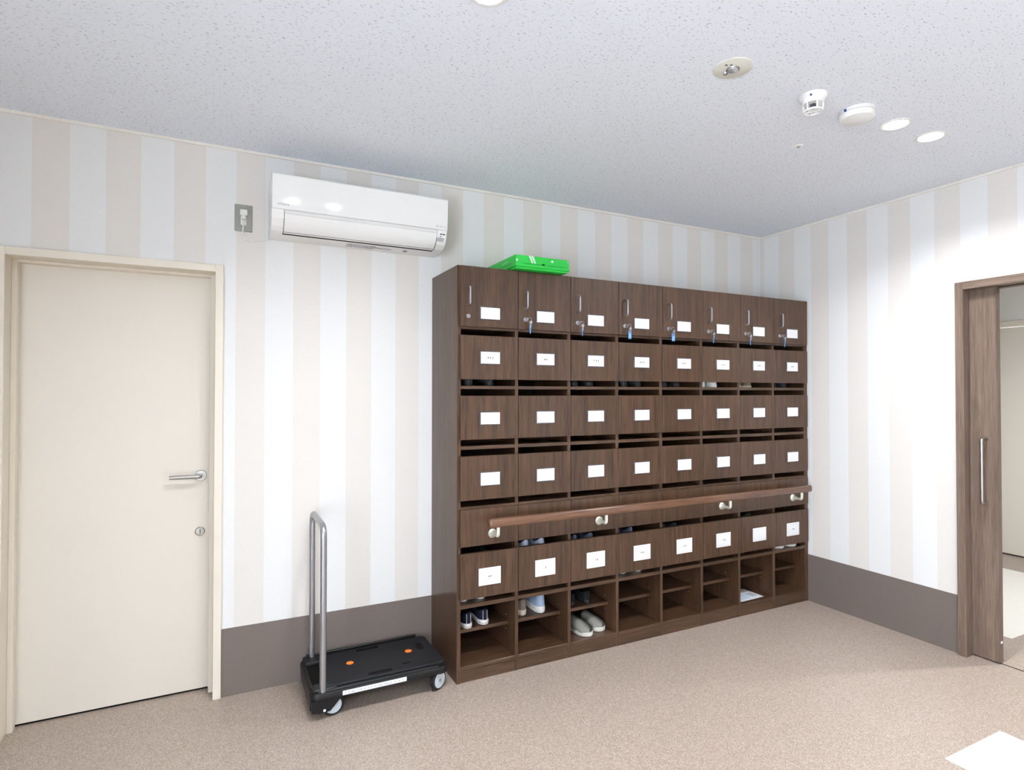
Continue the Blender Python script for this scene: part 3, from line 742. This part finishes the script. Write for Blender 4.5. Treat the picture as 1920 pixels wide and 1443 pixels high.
new('body', slab(B(), -tw, tw, -td, td, 0.04, [(0.086, 0.004), (0.090, 0.0), (0.112, 0.0), (0.1185, 0.004), (0.1195, 0.012)]), 'black_plastic', tr_, smooth=True)
dk = new('deck', slab(B(), -tw+0.075, tw-0.010, -td+0.028, td-0.028, 0.03, [(0.112, 0.0), (0.129, 0.0), (0.132, 0.003)]), 'deck_black', tr_, smooth=True)
new('handle_socket', slab(B(), -tw+0.012, -tw+0.115, -td+0.012, -td+0.075, 0.012, [(0.112, 0), (0.128, 0.0), (0.131, 0.003)]), 'black_plastic', tr_, smooth=True)
new('handle_socket', slab(B(), -tw+0.012, -tw+0.115, td-0.095, td-0.012, 0.012, [(0.112, 0), (0.130, 0.0), (0.134, 0.003)]), 'black_plastic', tr_, smooth=True)
new('handle_recess', slab(B(), -tw+0.022, -tw+0.074, -td+0.080, td-0.10, 0.006, [(0.118, 0), (0.1205, 0.0)]), 'dark_gap', tr_)
new('end_rib', slab(B(), -tw+0.008, -tw+0.020, -td+0.05, td-0.06, 0.004, [(0.10, 0), (0.126, 0.0), (0.128, 0.002)]), 'black_plastic', tr_)
# rails along the long sides
for sy in (-1, 1):
    new('side_rail', slab(B(), -tw+0.03, tw-0.05, sy*(td-0.012)-0.007, sy*(td-0.012)+0.007, 0.004, [(0.110, 0), (0.124 if sy < 0 else 0.136, 0.0), (0.126 if sy < 0 else 0.138, 0.002)]), 'black_plastic', tr_, smooth=True)
    new('grip_slot', slab(B(), -0.055, 0.055, sy*0.135-0.012, sy*0.135+0.012, 0.006, [(0.1300, 0), (0.1325, 0)]), 'dark_gap', dk)
new('grip_slot', slab(B(), tw-0.085, tw-0.055, 0.015, 0.085, 0.006, [(0.1300, 0), (0.1325, 0)]), 'dark_gap', dk)
new('mark_slot', slab(B(), tw-0.20, tw-0.165, -0.108, -0.098, 0.002, [(0.1300, 0), (0.1325, 0)]), 'dark_gap', dk)
for ox in (0.560, 0.846):
    new('orange_dot', lathe(B(), (ox-(tx0+tx1)/2, -0.207-(ty0+ty1)/2, 0.1315), (0, 0, 1), [(0, 0.0175), (0.0016, 0.0165)], 24), 'orange', dk)
# wheel housings and wheels
WX = [(0.452, 0.940)[k]-(tx0+tx1)/2 for k in range(2)]
def housing(x0, x1, y0, y1, cutx):
    bm = B()
    P = [(x0, 0.089), (x0, 0.040), (x0+0.035, 0.032), (cutx, 0.036), (x1, 0.089)]
    A = [bm.verts.new((x, y0, z)) for x, z in P]; C = [bm.verts.new((x, y1, z)) for x, z in P]
    loft(bm, [A, C]); cap(bm, A); cap(bm, C); return bm
for sy in (-1, 1):
    yy = sy*(td-0.009)
    new('wheel_cover', housing(-tw+0.006, -tw+0.135, yy-0.006, yy+0.006, -tw+0.085), 'black_plastic', tr_)
    new('fork', box(B(), tw-0.088, tw-0.042, sy*(td-0.055)-0.022, sy*(td-0.055)+0.022, 0.074, 0.088, 0.003), 'black_plastic', tr_)
new('end_skirt', box(B(), -tw+0.004, -tw+0.016, -td+0.035, td-0.035, 0.034, 0.092, 0.003), 'black_plastic', tr_)
wm = None
for wx in WX:
    for sy in (-1, 1):
        wl_ = (wx, sy*(td-0.038), 0.0475); wr_ = (0, 0, rad(30) if wx > 0 else 0)
        if wm is None:
            w_ = new('wheel', lathe(B(), (0, -0.013, 0), (0, 1, 0), [(0, 0.034), (0.0005, 0.043), (0.004, 0.0472), (0.022, 0.0472), (0.0255, 0.043), (0.026, 0.034)], 28), 'rubber', tr_, wl_, wr_, smooth=True)
            h_ = new('hub', lathe(B(), (0, -0.0155, 0), (0, 1, 0), [(0, 0.030), (0.001, 0.036), (0.030, 0.036), (0.031, 0.030)], 28), 'wheel_grey', w_, smooth=True)
            bm = lathe(B(), (0, -0.0185, 0), (0, 1, 0), [(0, 0.007), (0.036, 0.007)], 12); a_ = new('axle', bm, 'brushed_steel', w_)
            wm = (w_.data, h_.data, a_.data)
        else:
            w_ = new('wheel', wm[0], None, tr_, wl_, wr_); new('hub', wm[1], None, w_); new('axle', wm[2], None, w_)
st = new('sticker', box(B(), 0.488-(tx0+tx1)/2, 0.776-(tx0+tx1)/2, -td-0.0008, -td+0.0006, 0.0925, 0.1115), 'card_white', tr_)
bm = B(); rr = random.Random(3); xx = -0.17
while xx < 0.09:
    a = rr.uniform(0.004, 0.010); box(bm, xx, xx+a, -td-0.0011, -td-0.0007, 0.099, 0.1045); xx += a+rr.uniform(0.003, 0.012)
new('lettering', bm, 'ink_light', st)
new('rivet', lathe(B(), (-tw+0.060, -td+0.003, 0.043), (0, -1, 0), [(0, 0.006), (0.002, 0.005)], 14), 'card_white', tr_)
hxx = 0.4065-(tx0+tx1)/2; yn, yf = -0.402-(ty0+ty1)/2, -0.058-(ty0+ty1)/2
new('push_handle', tube(B(), fillet([(hxx, yn, 0.12), (hxx, yn, 0.835), (hxx, yf, 0.835), (hxx, yf, 0.12)], 0.055, 8), 0.0142, 16), 'alu', tr_, smooth=True)

# ------------------------------------------------------------------ ceiling fittings
LAMP_Y = -1.56
def downlight(x, y, label, z=H, w=LAMP_W):
    t = thing('downlight', label, 'ceiling light', (x, y, z), group='round recessed ceiling lights')
    bm = B(); n = 32; rs = [ring(bm, (0, 0, zz), (0, 0, 1), r_, n) for r_, zz in [(0.048, -0.0005), (0.048, -0.003), (0.056, -0.004), (0.061, -0.0025), (0.061, -0.0002)]]
    loft(bm, rs); new('ring', bm, 'lamp_ring', t, smooth=True)
    new('diffuser', lathe(B(), (0, 0, -0.0003), (0, 0, -1), [(0, 0.0475), (0.0012, 0.0475)], 32), 'lamp_glow', t)
    la = bpy.data.lights.new('lamp', 'AREA'); la.shape = 'DISK'; la.size = 0.09; la.energy = w; la.color = LAMP_COL; la.spread = rad(145)
    lo_ = bpy.data.objects.new('lamp', la); COL.objects.link(lo_); lo_.parent = t; lo_.location = (0, 0, -0.006)
    return t
downlight(2.602, LAMP_Y, 'lit round ceiling light next to the flat smoke detector')
downlight(2.868, LAMP_Y, 'lit round ceiling light nearest the right wall')
downlight(0.420, LAMP_Y+0.035, 'lit round ceiling light above the picture on the left')
downlight(0.688, LAMP_Y+0.035, 'lit round ceiling light cut by the top edge of the picture')
for x_, nm in [(2.602, 'behind the camera, right pair, left one'), (2.868, 'behind the camera, right pair, right one'), (0.420, 'behind the camera, left pair, left one'), (0.688, 'behind the camera, left pair, right one')]:
    downlight(x_, -4.2, 'round ceiling light '+nm)
downlight(4.9, -1.9, 'unseen round ceiling light added to brighten the corridor', 2.5, 42.0)  # unseen lamp added to brighten the corridor beyond the doorway
# emergency light
t = thing('emergency_light', 'round recessed emergency light with small lens in the ceiling', 'emergency light', (1.629, LAMP_Y, H))
new('face_plate', lathe(B(), (0, 0, -0.0002), (0, 0, -1), [(0, 0.068), (0.003, 0.068), (0.005, 0.064), (0.0052, 0.0)], 40), 'emergency_face', t, smooth=True)
bm = lathe(B(), (0.0, 0.0, -0.005), (0, 0, -1), [(0, 0.019), (0.006, 0.018), (0.010, 0.010), (0.011, 0.0)], 24)
new('lens', bm, 'lens', t, smooth=True)
new('lens_ring', lathe(B(), (0.0, 0.0, -0.005), (0, 0, -1), [(0, 0.024), (0.003, 0.023)], 24), 'steel', t)
new('test_lamp', lathe(B(), (-0.004, 0.030, -0.005), (0, 0, -1), [(0, 0.010), (0.005, 0.008)], 16), 'lens', t, smooth=True)
bm = box(B(), -0.046, -0.036, -0.012, -0.006, -0.0058, -0.005); box(bm, -0.030, -0.020, -0.020, -0.014, -0.0058, -0.005)
new('switch', bm, 'dark_hole', t)
# heat detector with cage
t = thing('heat_detector', 'white heat detector with open cage on the ceiling', 'heat detector', (2.063, LAMP_Y, H))
new('base', lathe(B(), (0, 0, -0.0003), (0, 0, -1), [(0, 0.050), (0.010, 0.050), (0.016, 0.046), (0.022, 0.040), (0.034, 0.037), (0.0345, 0.032)], 36), 'plastic_white', t, smooth=True)
new('sensor', lathe(B(), (0, 0, -0.033), (0, 0, -1), [(0, 0.012), (0.015, 0.010), (0.016, 0.0)], 16), 'dark_hole', t)
bm = B()
for k in range(6):
    a = 2*PI*k/6
    tube(bm, [(0.035*math.cos(a), 0.035*math.sin(a), -0.030), (0.033*math.cos(a), 0.033*math.sin(a), -0.060)], 0.0035, 8)
tube(bm, [(0.032*math.cos(2*PI*i/24), 0.032*math.sin(2*PI*i/24), -0.061) for i in range(25)], 0.004, 8)
for k in range(3):
    a = PI*k/3; tube(bm, [(0.032*math.cos(a), 0.032*math.sin(a), -0.062), (-0.032*math.cos(a), -0.032*math.sin(a), -0.062)], 0.0022, 6)
new('cage', bm, 'plastic_white', t, smooth=True)
va = Vector((-2.063, -CAM_D-LAMP_Y, 0)).normalized()
new('indicator', lathe(B(), (va.x*0.043-0.012, va.y*0.043, -0.018), (va.x, va.y, -0.4), [(0, 0.0045), (0.006, 0.004)], 12), 'blue_mark', t)
# smoke detector
t = thing('smoke_detector', 'flat round white smoke detector on the ceiling beside the lit lights', 'smoke detector', (2.336, LAMP_Y, H))
new('base', lathe(B(), (0, 0, -0.0003), (0, 0, -1), [(0, 0.066), (0.012, 0.066), (0.0135, 0.0645)], 40), 'plastic_white_dull', t, smooth=True)
new('cover', lathe(B(), (0, 0, -0.0145), (0, 0, -1), [(0, 0.0635), (0.014, 0.0645), (0.021, 0.060), (0.024, 0.050), (0.025, 0.0)], 40), 'plastic_white', t, smooth=True)
va = Vector((-2.336, -CAM_D-LAMP_Y, 0)).normalized(); va.rotate(Matrix.Rotation(rad(-38), 3, 'Z'))
new('indicator', lathe(B(), (va.x*0.062, va.y*0.062, -0.009), (va.x, va.y, -0.1), [(0, 0.006), (0.006, 0.0055)], 12), 'blue_mark', t)
# small round cover
t = thing('ceiling_sensor', 'tiny round cover plate with a hole in the ceiling', 'cover plate', (2.421, -1.219, H))
new('plate', lathe(B(), (0, 0, -0.0002), (0, 0, -1), [(0, 0.024), (0.003, 0.022), (0.0032, 0.0)], 24), 'lamp_ring', t, smooth=True)
new('opening', lathe(B(), (0.006, 0.0, -0.003), (0, 0, -1), [(0, 0.0075), (0.0008, 0.007)], 16), 'ink_grey', t)
